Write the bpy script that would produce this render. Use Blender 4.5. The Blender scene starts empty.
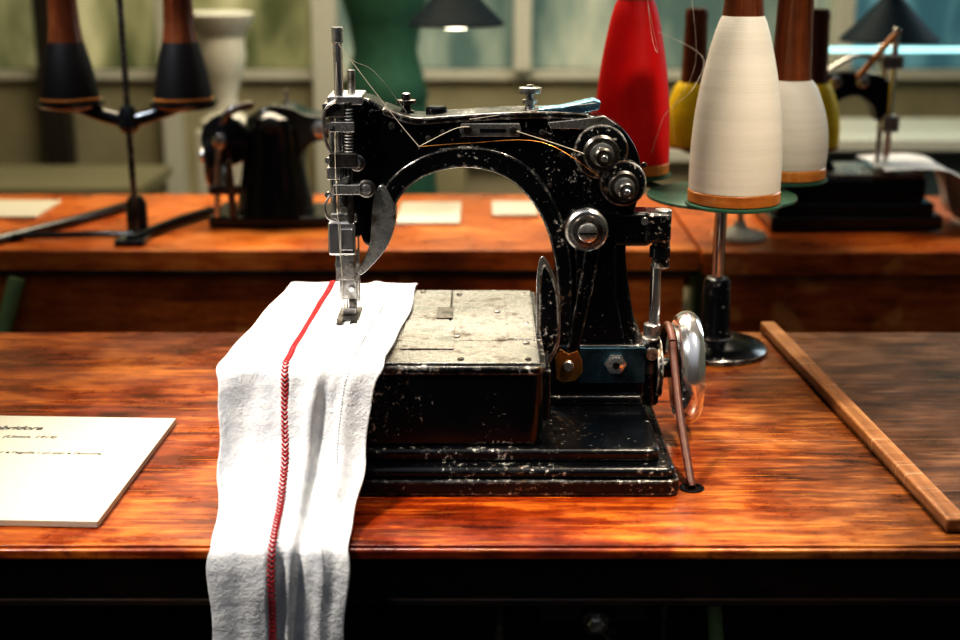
import bpy, bmesh, math, random
from mathutils import Vector, Matrix
random.seed(7)
C = bpy.context.scene.collection
ROOTS = []

# ---------------------------------------------------------------- materials
def nm(name):
    m = bpy.data.materials.new(name); m.use_nodes = True
    nt = m.node_tree; b = nt.nodes['Principled BSDF']
    return m, nt, b
def N(nt, t, **kw):
    n = nt.nodes.new(t)
    for k, v in kw.items():
        if k in n.inputs: n.inputs[k].default_value = v
        else: setattr(n, k, v)
    return n
def ramp(nt, stops):
    r = nt.nodes.new('ShaderNodeValToRGB')
    el = r.color_ramp.elements
    while len(el) < len(stops): el.new(0.5)
    for e, (p, c) in zip(el, stops):
        e.position = p; e.color = (c[0], c[1], c[2], 1)
    return r
def coords(nt, scale=(1, 1, 1), kind='Object', rot=(0, 0, 0)):
    tc = nt.nodes.new('ShaderNodeTexCoord'); mp = nt.nodes.new('ShaderNodeMapping')
    mp.inputs['Scale'].default_value = scale; mp.inputs['Rotation'].default_value = rot
    nt.links.new(tc.outputs[kind], mp.inputs[0]); return mp.outputs[0]
def plain(name, col, rough=.5, metal=0, bump=0, bscale=80, var=.12, coat=0, scale=(1,1,1), emis=None, es=0, spec=.5):
    m, nt, b = nm(name)
    v = coords(nt, scale)
    n = N(nt, 'ShaderNodeTexNoise', Scale=bscale, Detail=5.0)
    nt.links.new(v, n.inputs['Vector'])
    r = ramp(nt, [(.3, [c*(1-var) for c in col]), (.7, [min(1, c*(1+var)) for c in col])])
    nt.links.new(n.outputs[0], r.inputs[0]); nt.links.new(r.outputs[0], b.inputs['Base Color'])
    b.inputs['Roughness'].default_value = rough; b.inputs['Metallic'].default_value = metal
    b.inputs['Specular IOR Level'].default_value = spec
    b.inputs['Coat Weight'].default_value = coat; b.inputs['Coat Roughness'].default_value = .12
    if bump:
        bp = N(nt, 'ShaderNodeBump', Strength=bump, Distance=.002)
        nt.links.new(n.outputs[0], bp.inputs['Height']); nt.links.new(bp.outputs[0], b.inputs['Normal'])
    if emis:
        b.inputs['Emission Color'].default_value = (*emis, 1); b.inputs['Emission Strength'].default_value = es
    return m
def enamel(name, col=(.003, .0035, .005), chip=(.58, .56, .52), thr=.66, edge=True, e_amt=.22, rmin=.14, rmax=.38):
    m, nt, b = nm(name); L = nt.links
    v = coords(nt)
    n1 = N(nt, 'ShaderNodeTexNoise', Scale=170.0, Detail=8.0, Roughness=.70); L.new(v, n1.inputs['Vector'])
    n2 = N(nt, 'ShaderNodeTexNoise', Scale=12.0, Detail=4.0); L.new(v, n2.inputs['Vector'])
    s = N(nt, 'ShaderNodeMath', operation='MULTIPLY_ADD'); L.new(n2.outputs[0], s.inputs[0]); s.inputs[1].default_value = .5
    L.new(n1.outputs[0], s.inputs[2])
    last = s.outputs[0]
    if edge:
        bv = N(nt, 'ShaderNodeBevel', samples=6); bv.inputs['Radius'].default_value = .004
        g = nt.nodes.new('ShaderNodeNewGeometry')
        d = N(nt, 'ShaderNodeVectorMath', operation='DOT_PRODUCT')
        L.new(bv.outputs[0], d.inputs[0]); L.new(g.outputs['Normal'], d.inputs[1])
        e = N(nt, 'ShaderNodeMapRange'); L.new(d.outputs['Value'], e.inputs[0])
        e.inputs[1].default_value = .995; e.inputs[2].default_value = .93; e.inputs[3].default_value = 0; e.inputs[4].default_value = e_amt
        a = N(nt, 'ShaderNodeMath', operation='ADD'); L.new(last, a.inputs[0]); L.new(e.outputs[0], a.inputs[1]); last = a.outputs[0]
    r = ramp(nt, [(thr + .25, (0, 0, 0)), (thr + .265, (1, 1, 1))]); L.new(last, r.inputs[0])
    n4 = N(nt, 'ShaderNodeTexNoise', Scale=60.0, Detail=2.0); L.new(v, n4.inputs['Vector'])
    rc = ramp(nt, [(.42, (.16, .11, .07)), (.52, chip)]); L.new(n4.outputs[0], rc.inputs[0])
    mx = N(nt, 'ShaderNodeMix', data_type='RGBA'); L.new(r.outputs[0], mx.inputs[0])
    mx.inputs[6].default_value = (*col, 1); L.new(rc.outputs[0], mx.inputs[7])
    L.new(mx.outputs[2], b.inputs['Base Color'])
    rr = N(nt, 'ShaderNodeMapRange'); L.new(n2.outputs[0], rr.inputs[0]); rr.inputs[1].default_value = .3; rr.inputs[2].default_value = .7
    rr.inputs[3].default_value = rmin; rr.inputs[4].default_value = rmax
    L.new(rr.outputs[0], b.inputs['Roughness'])
    mm = N(nt, 'ShaderNodeMath', operation='MULTIPLY'); L.new(r.outputs[0], mm.inputs[0]); mm.inputs[1].default_value = .45
    L.new(mm.outputs[0], b.inputs['Metallic'])
    b.inputs['Coat Weight'].default_value = .2; b.inputs['Coat Roughness'].default_value = .08
    hh = N(nt, 'ShaderNodeMath', operation='MULTIPLY_ADD'); L.new(r.outputs[0], hh.inputs[0]); hh.inputs[1].default_value = -.8; L.new(n1.outputs[0], hh.inputs[2])
    bp = N(nt, 'ShaderNodeBump', Strength=.16, Distance=.0006); L.new(hh.outputs[0], bp.inputs['Height']); L.new(bp.outputs[0], b.inputs['Normal'])
    return m
def steel(name, col=(.74, .73, .71), dirt=(.11, .09, .07), thr=.56, rough=.26, sc=36., metal=.92, bump=0):
    m, nt, b = nm(name); L = nt.links
    v = coords(nt)
    n1 = N(nt, 'ShaderNodeTexNoise', Scale=sc, Detail=8.0, Roughness=.72); L.new(v, n1.inputs['Vector'])
    r = ramp(nt, [(thr - .1, col), (thr, [(a + c) / 2 for a, c in zip(col, dirt)]), (thr + .1, dirt)]); L.new(n1.outputs[0], r.inputs[0])
    L.new(r.outputs[0], b.inputs['Base Color'])
    b.inputs['Metallic'].default_value = metal
    rr = N(nt, 'ShaderNodeMapRange'); L.new(n1.outputs[0], rr.inputs[0]); rr.inputs[1].default_value = .3; rr.inputs[2].default_value = .7
    rr.inputs[3].default_value = rough * .5; rr.inputs[4].default_value = rough * 1.8
    L.new(rr.outputs[0], b.inputs['Roughness'])
    if bump:
        bp = N(nt, 'ShaderNodeBump', Strength=bump, Distance=.0008); L.new(n1.outputs[0], bp.inputs['Height']); L.new(bp.outputs[0], b.inputs['Normal'])
    return m
def wood(name, dark, mid, light, grain=(3.5, 26, 26), rough=.3, coat=.3, right=None, scuff=.55, P=(.38, .50, .63), n2s=9.0):
    m, nt, b = nm(name); L = nt.links
    v = coords(nt, grain)
    n1 = N(nt, 'ShaderNodeTexNoise', Scale=3.0, Detail=10.0, Roughness=.66, Distortion=.5); L.new(v, n1.inputs['Vector'])
    v2 = coords(nt, (1, 1.5, 1))
    n2 = N(nt, 'ShaderNodeTexNoise', Scale=n2s, Detail=10.0, Roughness=.68); L.new(v2, n2.inputs['Vector'])
    n5 = N(nt, 'ShaderNodeTexNoise', Scale=3.2, Detail=3.0); L.new(v2, n5.inputs['Vector'])
    v3 = coords(nt, (1, 1, 1))
    n3 = N(nt, 'ShaderNodeTexNoise', Scale=85.0, Detail=8.0, Roughness=.78); L.new(v3, n3.inputs['Vector'])
    a0 = N(nt, 'ShaderNodeMix'); a0.inputs[0].default_value = .5; L.new(n2.outputs[0], a0.inputs[2]); L.new(n5.outputs[0], a0.inputs[3])
    a = N(nt, 'ShaderNodeMix'); a.inputs[0].default_value = .6; L.new(n1.outputs[0], a.inputs[2]); L.new(a0.outputs[0], a.inputs[3])
    r = ramp(nt, list(zip(P, (dark, mid, light)))); L.new(a.outputs[0], r.inputs[0])
    out = r.outputs[0]
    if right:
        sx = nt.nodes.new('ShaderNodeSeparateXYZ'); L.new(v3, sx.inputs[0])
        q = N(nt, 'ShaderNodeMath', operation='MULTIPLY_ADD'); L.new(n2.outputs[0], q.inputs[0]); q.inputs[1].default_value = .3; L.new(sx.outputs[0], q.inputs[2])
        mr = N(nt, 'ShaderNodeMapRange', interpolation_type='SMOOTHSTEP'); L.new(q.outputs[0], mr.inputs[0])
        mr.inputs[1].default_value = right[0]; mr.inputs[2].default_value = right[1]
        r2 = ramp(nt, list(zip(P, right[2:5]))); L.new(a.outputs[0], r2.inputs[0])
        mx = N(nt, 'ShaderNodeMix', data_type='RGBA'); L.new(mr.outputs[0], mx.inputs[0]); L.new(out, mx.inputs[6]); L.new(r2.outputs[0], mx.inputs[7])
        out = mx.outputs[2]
    rs = ramp(nt, [(.36, (1.0, .95, .9)), (.42, (.8, .76, .74)), (.56, (.8, .76, .74)), (.64, (.2, .13, .11))]); L.new(n3.outputs[0], rs.inputs[0])
    mu = N(nt, 'ShaderNodeMix', data_type='RGBA', blend_type='MULTIPLY'); mu.inputs[0].default_value = scuff
    L.new(out, mu.inputs[6]); L.new(rs.outputs[0], mu.inputs[7])
    out = mu.outputs[2]
    for rot, sc_ in (((0, 0, .5), (4, 160, 4)), ((0, 0, -.9), (5, 190, 5)), ((0, 0, .05), (3, 220, 3))):
        vs = coords(nt, sc_, rot=rot)
        ns = N(nt, 'ShaderNodeTexNoise', Scale=1.6, Detail=2.0); L.new(vs, ns.inputs['Vector'])
        rx = ramp(nt, [(.67, (0, 0, 0)), (.70, (1, 1, 1))]); L.new(ns.outputs[0], rx.inputs[0])
        f_ = N(nt, 'ShaderNodeMath', operation='MULTIPLY'); L.new(rx.outputs[0], f_.inputs[0]); f_.inputs[1].default_value = .4
        m2_ = N(nt, 'ShaderNodeMix', data_type='RGBA'); L.new(f_.outputs[0], m2_.inputs[0]); L.new(out, m2_.inputs[6])
        m2_.inputs[7].default_value = (min(1, light[0] * 1.2), min(1, light[1] * 1.6), min(1, light[2] * 2.5), 1); out = m2_.outputs[2]
    L.new(out, b.inputs['Base Color'])
    rr = N(nt, 'ShaderNodeMapRange'); L.new(n2.outputs[0], rr.inputs[0]); rr.inputs[1].default_value = .35; rr.inputs[2].default_value = .65
    rr.inputs[3].default_value = rough * .7; rr.inputs[4].default_value = rough * 1.8
    L.new(rr.outputs[0], b.inputs['Roughness'])
    b.inputs['Specular IOR Level'].default_value = .4
    b.inputs['Coat Weight'].default_value = coat; b.inputs['Coat Roughness'].default_value = .22
    bp = N(nt, 'ShaderNodeBump', Strength=.25, Distance=.001); L.new(n1.outputs[0], bp.inputs['Height']); L.new(bp.outputs[0], b.inputs['Normal'])
    return m
def threadmat(name, col, rough=.55, lo=.72):
    m, nt, b = nm(name); L = nt.links
    v = coords(nt)
    w = N(nt, 'ShaderNodeTexWave', Scale=170.0, Distortion=1.5, Detail=2.0, bands_direction='Z'); w.inputs['Detail Scale'].default_value = 2
    L.new(v, w.inputs['Vector'])
    n = N(nt, 'ShaderNodeTexNoise', Scale=1.0, Detail=3.0); vv = coords(nt, (4, 4, 120)); L.new(vv, n.inputs['Vector'])
    ad = N(nt, 'ShaderNodeMix'); ad.inputs[0].default_value = .5; L.new(w.outputs[1], ad.inputs[2]); L.new(n.outputs[0], ad.inputs[3])
    r = ramp(nt, [(.15, [c * lo for c in col]), (.75, col)]); L.new(ad.outputs[0], r.inputs[0]); L.new(r.outputs[0], b.inputs['Base Color'])
    b.inputs['Roughness'].default_value = rough; b.inputs['Specular IOR Level'].default_value = .25
    bp = N(nt, 'ShaderNodeBump', Strength=.35, Distance=.0005); L.new(ad.outputs[0], bp.inputs['Height']); L.new(bp.outputs[0], b.inputs['Normal'])
    return m

BLACK = enamel('black_enamel', thr=.645, rmin=.10, rmax=.30)
BLACKD = enamel('black_enamel_dense_wear', thr=.615, e_amt=.27, rmin=.15, rmax=.42)
BLACKS = plain('black_paint', (.008, .008, .010), .2, 0, 0, 60, coat=.3)
STEEL = steel('worn_steel')
PLATE = steel('bed_plate_steel', (.60, .59, .57), (.07, .055, .045), .55, .24, 30., .84, .25)
CHROME = steel('chrome', (.88, .87, .86), (.35, .32, .28), .68, .12)
DARKST = steel('dark_steel', (.26, .25, .24), (.05, .04, .03), .5, .3)
BLUEST = steel('blued_steel', (.07, .15, .21), (.01, .018, .022), .56, .35)
BLUELV = steel('blue_lever_steel', (.35, .65, .85), (.03, .08, .12), .62, .25)
BRASS = steel('brass_tag', (.6, .30, .09), (.12, .05, .02), .56, .35)
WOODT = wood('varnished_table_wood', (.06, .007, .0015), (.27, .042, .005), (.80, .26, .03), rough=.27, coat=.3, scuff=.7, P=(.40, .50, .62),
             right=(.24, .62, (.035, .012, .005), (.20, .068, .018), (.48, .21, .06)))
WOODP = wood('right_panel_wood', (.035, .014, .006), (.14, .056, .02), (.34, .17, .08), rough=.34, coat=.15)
WOODB = wood('back_table_wood', (.20, .036, .006), (.54, .135, .018), (.82, .32, .07), rough=.3, scuff=.3)
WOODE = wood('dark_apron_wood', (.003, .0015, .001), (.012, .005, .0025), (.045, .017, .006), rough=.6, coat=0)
WOODS = wood('strip_wood', (.12, .05, .02), (.30, .13, .045), (.55, .29, .12), grain=(26, 1.6, 26), rough=.4, coat=.1)
SPWOOD = wood('spool_wood', (.035, .009, .003), (.12, .032, .009), (.26, .08, .02), grain=(26, 26, 1.6), rough=.3, scuff=.3)
SPRIM = wood('spool_rim_wood', (.22, .07, .015), (.45, .17, .035), (.65, .30, .08), grain=(3, 3, 20), rough=.35, scuff=.3)
WHITE_T = threadmat('cream_thread', (.66, .60, .50))
RED_T = threadmat('red_thread', (.60, .006, .005))
YEL_T = threadmat('yellow_thread', (.85, .60, .02))
BLK_T = threadmat('black_thread', (.008, .006, .006))
GREENP = plain('green_painted_metal', (.04, .11, .07), .35, .2, .05, 60)
PALEG = plain('pale_green_iron', (.3, .42, .2), .4)
PAPER = plain('card_paper', (.60, .57, .47), .5, 0, .05, 200, .03)
INK = plain('ink', (.03, .03, .03), .7)
LEATH = plain('leather_belt', (.10, .032, .018), .5, 0, .3, 120, .3)

# ---------------------------------------------------------------- geometry helpers
def group(name, loc=(0, 0, 0)):
    e = bpy.data.objects.new(name, None); e.empty_display_size = .05; e.location = loc
    C.objects.link(e); ROOTS.append(e); return e
def link(o, parent):
    C.objects.link(o)
    if parent is None: ROOTS.append(o)
    else:
        o.parent = parent; o.matrix_parent_inverse = Matrix.Translation(-Vector(parent.location))
def finish(bm, name, mat, parent, bevel=0, smooth=True, segs=3, angle=35):
    bmesh.ops.recalc_face_normals(bm, faces=bm.faces)
    me = bpy.data.meshes.new(name); bm.to_mesh(me); bm.free()
    if mat: me.materials.append(mat)
    o = bpy.data.objects.new(name, me); link(o, parent)
    if smooth:
        for p in me.polygons: p.use_smooth = True
        try: me.set_sharp_from_angle(angle=math.radians(angle))
        except Exception: pass
    if bevel:
        md = o.modifiers.new('bevel', 'BEVEL'); md.width = bevel; md.segments = segs; md.limit_method = 'ANGLE'; md.angle_limit = math.radians(30)
        md.harden_normals = True
    return o
def box(name, x0, x1, y0, y1, z0, z1, mat, parent=None, bevel=.0015, segs=2):
    bm = bmesh.new(); bmesh.ops.create_cube(bm, size=1)
    for v in bm.verts:
        v.co = Vector(((x0 + x1) / 2 + v.co.x * (x1 - x0), (y0 + y1) / 2 + v.co.y * (y1 - y0), (z0 + z1) / 2 + v.co.z * (z1 - z0)))
    return finish(bm, name, mat, parent, bevel, segs=segs)
def lathe(name, prof, loc, mat, parent=None, axis=(0, 0, 1), segs=48, bevel=0):
    """prof: list of (radius, height along axis)"""
    bm = bmesh.new(); q = Vector((0, 0, 1)).rotation_difference(Vector(axis).normalized()); loc = Vector(loc)
    rings = []
    for r, h in prof:
        rings.append([bm.verts.new(q @ Vector((max(r, 1e-5) * math.cos(a), max(r, 1e-5) * math.sin(a), h)) + loc)
                      for a in [2 * math.pi * i / segs for i in range(segs)]])
    for A, B in zip(rings, rings[1:]):
        for i in range(segs):
            bm.faces.new((A[i], A[(i + 1) % segs], B[(i + 1) % segs], B[i]))
    bm.faces.new(rings[0]); bm.faces.new(rings[-1])
    return finish(bm, name, mat, parent, bevel)
def cyl(name, p0, p1, r, mat, parent=None, r2=None, segs=28, ch=.12):
    p0 = Vector(p0); p1 = Vector(p1); L = (p1 - p0).length; r2 = r if r2 is None else r2
    c = min(r, r2) * ch
    return lathe(name, [(r - c, 0), (r, c), (r2, L - c), (r2 - c, L)], p0, mat, parent, p1 - p0, segs)
def catmull(pts, n=8, closed=False):
    P = [Vector(p) for p in pts]; out = []; k = len(P)
    rng = range(k) if closed else range(k - 1)
    for i in rng:
        p0 = P[(i - 1) % k] if closed or i > 0 else P[0]
        p1 = P[i]; p2 = P[(i + 1) % k]
        p3 = P[(i + 2) % k] if closed or i + 2 < k else P[-1]
        for j in range(n):
            t = j / n
            out.append(.5 * ((2 * p1) + (p2 - p0) * t + (2 * p0 - 5 * p1 + 4 * p2 - p3) * t * t + (3 * p1 - p0 - 3 * p2 + p3) * t ** 3))
    if not closed: out.append(P[-1])
    return out
def tube(name, pts, r, mat, parent=None, smooth=6, segs=10, radii=None):
    P = catmull(pts, smooth) if smooth else [Vector(p) for p in pts]
    bm = bmesh.new(); rings = []
    up = Vector((0, 0, 1))
    n = len(P)
    for i, p in enumerate(P):
        t = (P[min(i + 1, n - 1)] - P[max(i - 1, 0)]).normalized()
        a = t.cross(up)
        if a.length < .05: a = t.cross(Vector((0, 1, 0)))
        a.normalize(); b = t.cross(a).normalized()
        rr = r
        if radii:
            f = i / (n - 1) * (len(radii) - 1); k = min(int(f), len(radii) - 2); rr = radii[k] + (radii[k + 1] - radii[k]) * (f - k)
        ring = [bm.verts.new(p + a * rr * math.cos(2 * math.pi * j / segs) + b * rr * math.sin(2 * math.pi * j / segs)) for j in range(segs)]
        rings.append(ring)
    for A, B in zip(rings, rings[1:]):
        for j in range(segs):
            bm.faces.new((A[j], A[(j + 1) % segs], B[(j + 1) % segs], B[j]))
    bm.faces.new(rings[0]); bm.faces.new(rings[-1])
    return finish(bm, name, mat, parent, angle=60)
def prism(name, pts, y0, y1, mat, parent=None, bevel=.003, segs=3, ang=30):
    """extrude an X-Z outline along depth"""
    bm = bmesh.new()
    A = [bm.verts.new((p[0], y0, p[1])) for p in pts]
    f = bm.faces.new(A)
    r = bmesh.ops.extrude_face_region(bm, geom=[f])
    for v in r['geom']:
        if isinstance(v, bmesh.types.BMVert): v.co.y = y1
    o = finish(bm, name, mat, parent, bevel, segs=segs)
    return o
def hexa(name, c, r, h, mat, parent, axis=(0, -1, 0)):
    return lathe(name, [(r * .95, 0), (r, h * .1), (r, h * .85), (r * .88, h)], c, mat, parent, axis, 6)

# side-elevation drawing (mm-like drawing units) -> metres, at the needle plane
NY = 1.477
def M(u, v):
    return ((u - 480) / 890., .1305 + (320 - v) * .00117 - (320 - v) ** 2 * 1.2e-7)
def M3(u, v, y=NY):
    a = M(u, v); return (a[0], y, a[1])

# ================================================================ FRONT TABLE
ft = group('work_table', (0, 1.5, -.02))
TX0, TX1 = -1.15, 1.25
for i, (a, b_) in enumerate([(1.157, 1.4305), (1.4309, 1.6595), (1.6599, 1.868)]):
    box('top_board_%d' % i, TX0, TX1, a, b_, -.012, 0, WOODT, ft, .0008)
box('front_lipping', TX0, TX1, 1.150, 1.1565, -.013, -.0015, WOODT, ft, .003)
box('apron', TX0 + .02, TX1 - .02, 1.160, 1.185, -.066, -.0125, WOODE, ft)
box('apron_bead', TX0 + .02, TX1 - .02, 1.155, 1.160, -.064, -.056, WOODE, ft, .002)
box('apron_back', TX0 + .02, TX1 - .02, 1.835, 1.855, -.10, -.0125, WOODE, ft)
box('under_shade_panel', -.9, .9, 1.25, 1.80, -.16, -.145, WOODE, ft)  # dark panel added so the space under the table looks shaded
box('under_shade_front', -.9, .9, 1.24, 1.25, -.20, -.12, WOODE, ft)  # dark front of the added panel, covers the bright floor
box('lower_shade_rail', TX0 + .05, TX1 - .05, 1.45, 1.49, -.62, -.58, WOODE, ft)  # dark rail added against the bright floor, same purpose as the panel
for sx in (-1.05, 1.12):
    for sy in (1.20, 1.80):
        cyl('leg', (sx, sy, -.75), (sx, sy, -.0125), .022, BLACKS, ft)
cyl('knee_lever_boss', (.113, 1.17, -.090), (.113, 1.24, -.090), .013, DARKST, ft)
lathe('knee_lever_nut', [(.0085, 0), (.009, .003), (.006, .006)], (.113, 1.17, -.090), STEEL, ft, (0, -1, 0), 6)
tube('knee_lever_rod', [(.113, 1.19, -.10), (.135, 1.20, -.13), (.10, 1.21, -.20), (.09, 1.22, -.35)], .008, BLACKS, ft)
cyl('lever_hanger', (.02, 1.23, -.145), (.02, 1.23, -.06), .006, DARKST, ft)
cyl('lever_hanger', (.26, 1.23, -.30), (.235, 1.23, -.06), .008, PALEG, ft)
cyl('pull_rod', (.19, 1.24, -.40), (.19, 1.24, -.02), .004, DARKST, ft)
box('hanger_plate', .06, .17, 1.22, 1.235, -.115, -.06, BLACKS, ft, .003)
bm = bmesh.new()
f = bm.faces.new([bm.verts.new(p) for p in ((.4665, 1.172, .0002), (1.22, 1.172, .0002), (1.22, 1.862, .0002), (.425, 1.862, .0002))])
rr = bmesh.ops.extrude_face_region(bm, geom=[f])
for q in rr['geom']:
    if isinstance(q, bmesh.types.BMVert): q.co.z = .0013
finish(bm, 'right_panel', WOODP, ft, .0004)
bt = group('wooden_batten', (.441, 1.525, .0))
for nmx, x0, x1, z1 in (('batten_rail', -.013, .009, .015), ('batten_foot', -.013, .015, .008)):
    o = box(nmx, x0, x1, -.345, .345, 0, z1, WOODS, None, .003, 3); ROOTS.remove(o)
    o.location = (.442, 1.525, .0015); o.rotation_euler = (0, 0, math.radians(3.4)); o.parent = bt; o.matrix_parent_inverse = Matrix.Translation(-bt.location)
lathe('belt_hole_dark_disc', [(.013, 0), (.013, .0012), (.009, .0013), (.009, .0005)], (.2215, 1.293, 0), BLACKS, ft)  # black disc lying on the top; the dark of the hole is painted

# ================================================================ SEWING MACHINE
sm = group('sewing_machine', (0, 1.45, .0))
def slab(name, x0, x1, y0, y1, z0, z1, mat, r=.012, bev=.004):
    pts = []
    for cx, cy, a0 in ((x1 - r, y1 - r, 0), (x0 + r, y1 - r, 90), (x0 + r, y0 + r, 180), (x1 - r, y0 + r, 270)):
        for k in range(7):
            a = math.radians(a0 + k * 15); pts.append((cx + r * math.cos(a), cy + r * math.sin(a)))
    bm = bmesh.new(); f = bm.faces.new([bm.verts.new((p[0], p[1], z0)) for p in pts])
    rr = bmesh.ops.extrude_face_region(bm, geom=[f])
    for v in rr['geom']:
        if isinstance(v, bmesh.types.BMVert): v.co.z = z1
    return finish(bm, name, mat, sm, bev)
slab('base_foot', -.225, .206, 1.27, 1.63, .0005, .018, BLACKD, .012, .003)
slab('base_moulding', -.221, .202, 1.274, 1.625, .017, .0305, BLACKD, .012, .007)
slab('base_step', -.213, .188, 1.29, 1.615, .0300, .0445, BLACKD, .012, .005)
slab('bed_body', -.213, .0666, 1.300, 1.61, .0445, .127, BLACK, .016, .004)
slab('bed_rim', -.215, .0686, 1.298, 1.612, .122, .1315, BLACKD, .016, .003)
box('bed_plate_front', -.20, .062, 1.306, 1.385, .1315, .1335, PLATE, sm, .0006)
box('bed_plate_left', -.20, -.035, 1.387, 1.60, .1315, .1338, PLATE, sm, .0006)
box('bed_plate_right', -.033, .062, 1.387, 1.60, .1315, .1335, PLATE, sm, .0006)
box('slide_plate', -.085, -.028, 1.352, 1.46, .1338, .1350, PLATE, sm, .0005)
box('slide_inset', -.05, -.031, 1.47, 1.515, .1335, .1355, DARKST, sm, .0005)
box('side_strip', .030, .060, 1.39, 1.58, .1335, .1347, PLATE, sm, .0005)
for x, y in ((.05, 1.318), (.05, 1.375), (-.02, 1.318), (.052, 1.45), (.052, 1.58), (-.025, 1.40), (-.025, 1.58), (.02, 1.50), (-.07, 1.59), (-.08, 1.36)):
    lathe('plate_screw', [(.0034, 0), (.0034, .0014), (.0024, .0018)], (x, y, .1335), DARKST, sm, segs=16)
box('bed_side_hinge', .067, .075, 1.33, 1.40, .06, .118, BLACK, sm, .003)
box('pillar_foot', .074, .189, 1.44, 1.56, .0445, .112, BLACK, sm, .005, 3)
box('pillar_foot_step', .070, .184, 1.425, 1.57, .0445, .056, BLACKD, sm, .004, 3)
prof = [(350, 97), (372, 96), (388, 105), (415, 114), (450, 113), (500, 110), (550, 109), (585, 111), (612, 120), (630, 140), (638, 165), (636, 192),
        (629, 217), (625, 240), (627, 265), (632, 295), (638, 325), (643, 350), (643, 372), (550, 372), (553, 345), (557, 322), (559, 295), (557, 265), (551, 235), (540, 207),
        (523, 184), (500, 168), (470, 161), (440, 164), (416, 175), (400, 190), (389, 210), (383, 228), (376, 240), (364, 236), (358, 205), (354, 160), (350, 125)]
pp = [M(*p) for p in prof]
sm3 = catmull([(p[0], p[1], 0) for p in pp], 4, True)
prism('arm_casting', [(p.x, p.y) for p in sm3], 1.452, 1.502, BLACK, sm, .009, 4)
arch = [(390, 215), (401, 192), (417, 176), (441, 165), (470, 162), (500, 169), (522, 185), (539, 208), (550, 236), (556, 266), (558, 296), (557, 322), (553, 345)]
arch_o = [(379, 205), (389, 178), (407, 160), (436, 146), (471, 141), (508, 149), (535, 168), (554, 196), (566, 228), (572, 262), (573, 296), (573, 322), (574, 345)]
ai = catmull([(*M(*p), 0) for p in arch], 5); ao = catmull([(*M(*p), 0) for p in arch_o], 5)
prism('arch_flange', [(p.x, p.y) for p in ai] + [(p.x, p.y) for p in reversed(ao)], 1.443, 1.510, BLACKD, sm, .004)
top_o = [(386, 104), (415, 113.5), (450, 112), (500, 109), (550, 108), (585, 110)]
to = catmull([(*M(*p), 0) for p in top_o], 5); ti = catmull([(*M(p[0], p[1] + 7), 0) for p in top_o], 5)
prism('arm_top_rim', [(p.x, p.y) for p in to] + [(p.x, p.y) for p in reversed(ti)], 1.447, 1.506, BLACKD, sm, .002)
web = [(575, 345), (574, 290), (572, 240), (590, 200), (622, 205), (616, 240), (618, 290), (630, 345)]
prism('pillar_web', [M(*p) for p in web], 1.446, 1.508, BLACK, sm, .006)
prism('pillar_lever', [M(*p) for p in [(566, 348), (578, 350), (596, 262), (600, 225), (586, 222), (580, 262)]], 1.436, 1.446, BLACK, sm, .003)
cres = [(386, 178), (396, 196), (397, 215), (390, 236), (378, 252), (363, 266), (359, 262), (366, 250), (372, 232), (374, 205), (378, 185)]
cc = catmull([(*M(*p), 0) for p in cres], 4, True)
prism('thread_shield', [(p.x, p.y) for p in cc], 1.440, 1.466, STEEL, sm, .0015)
def disc(name, u, v, r, y0, y1, mat, bev=.003):
    x, _, z = M3(u, v)
    return lathe(name, [(r - bev, 0), (r - bev * .3, bev * .3), (r, bev), (r, abs(y1 - y0) - bev), (r - bev * .3, abs(y1 - y0) - bev * .3), (r - bev, abs(y1 - y0))],
                 (x, max(y0, y1), z), mat, sm, (0, -1, 0), 48)
disc('tension_hub_upper', 597, 146, .030, 1.44, 1.512, BLACKD)
disc('tension_hub_lower', 619, 176, .0255, 1.436, 1.512, BLACKD)
disc('pillar_boss', 584, 220, .0245, 1.432, 1.50, BLACKD)
def knob(name, u, v, y, prof, mat, segs=40):
    x, _, z = M3(u, v); return lathe(name, prof, (x, y, z), mat, sm, (0, -1, 0), segs)
def tension(u, v, y, s, nmx):
    knob(nmx + '_disc_outer', u, v, y, [(.019 * s, 0), (.020 * s, .001), (.017 * s, .004), (.012 * s, .005), (.012 * s, .006), (.017 * s, .007), (.019 * s, .0095), (.018 * s, .0105), (.008 * s, .011)], DARKST)
    knob(nmx + '_disc_inner', u, v, y - .0105, [(.012 * s, 0), (.013 * s, .001), (.0125 * s, .003), (.009 * s, .004)], STEEL)
    for k in range(4):
        knob(nmx + '_spring_%d' % k, u, v, y - .015 - k * .003, [(.006 * s, 0), (.0075 * s, .0007), (.006 * s, .0016)], CHROME, 24)
    knob(nmx + '_nut', u, v, y - .026, [(.009 * s, 0), (.0105 * s, .001), (.0105 * s, .006), (.0085 * s, .008), (.005 * s, .0085), (.005 * s, .011), (.003 * s, .012)], DARKST, 40)
    knob(nmx + '_stud', u, v, y - .038, [(.0035 * s, 0), (.0038 * s, .001), (.003 * s, .0025)], CHROME, 20)
tension(597, 147, 1.44, 1.0, 'tension_upper')
tension(619, 178, 1.436, .85, 'tension_lower')
knob('large_screw_ring', 584, 220, 1.432, [(.0225, 0), (.0235, .001), (.0235, .005), (.021, .0075), (.017, .008)], STEEL)
knob('large_screw_cup', 584, 220, 1.424, [(.0172, 0), (.0175, .001), (.016, .0045), (.012, .006)], DARKST)
knob('large_screw_head', 584, 220, 1.419, [(.0105, 0), (.011, .001), (.0105, .005), (.009, .006)], STEEL)
x, _, z = M3(584, 220)
box('large_screw_slot', x - .0095, x + .0095, 1.4122, 1.4132, z - .001, z + .001, BLACKS, sm, .0002)
pl = [(462, 119), (518, 119), (520, 125), (518, 132), (462, 132), (460, 125)]
prism('slotted_plate', [M(*p) for p in pl], 1.445, 1.453, STEEL, sm, .001)
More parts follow.
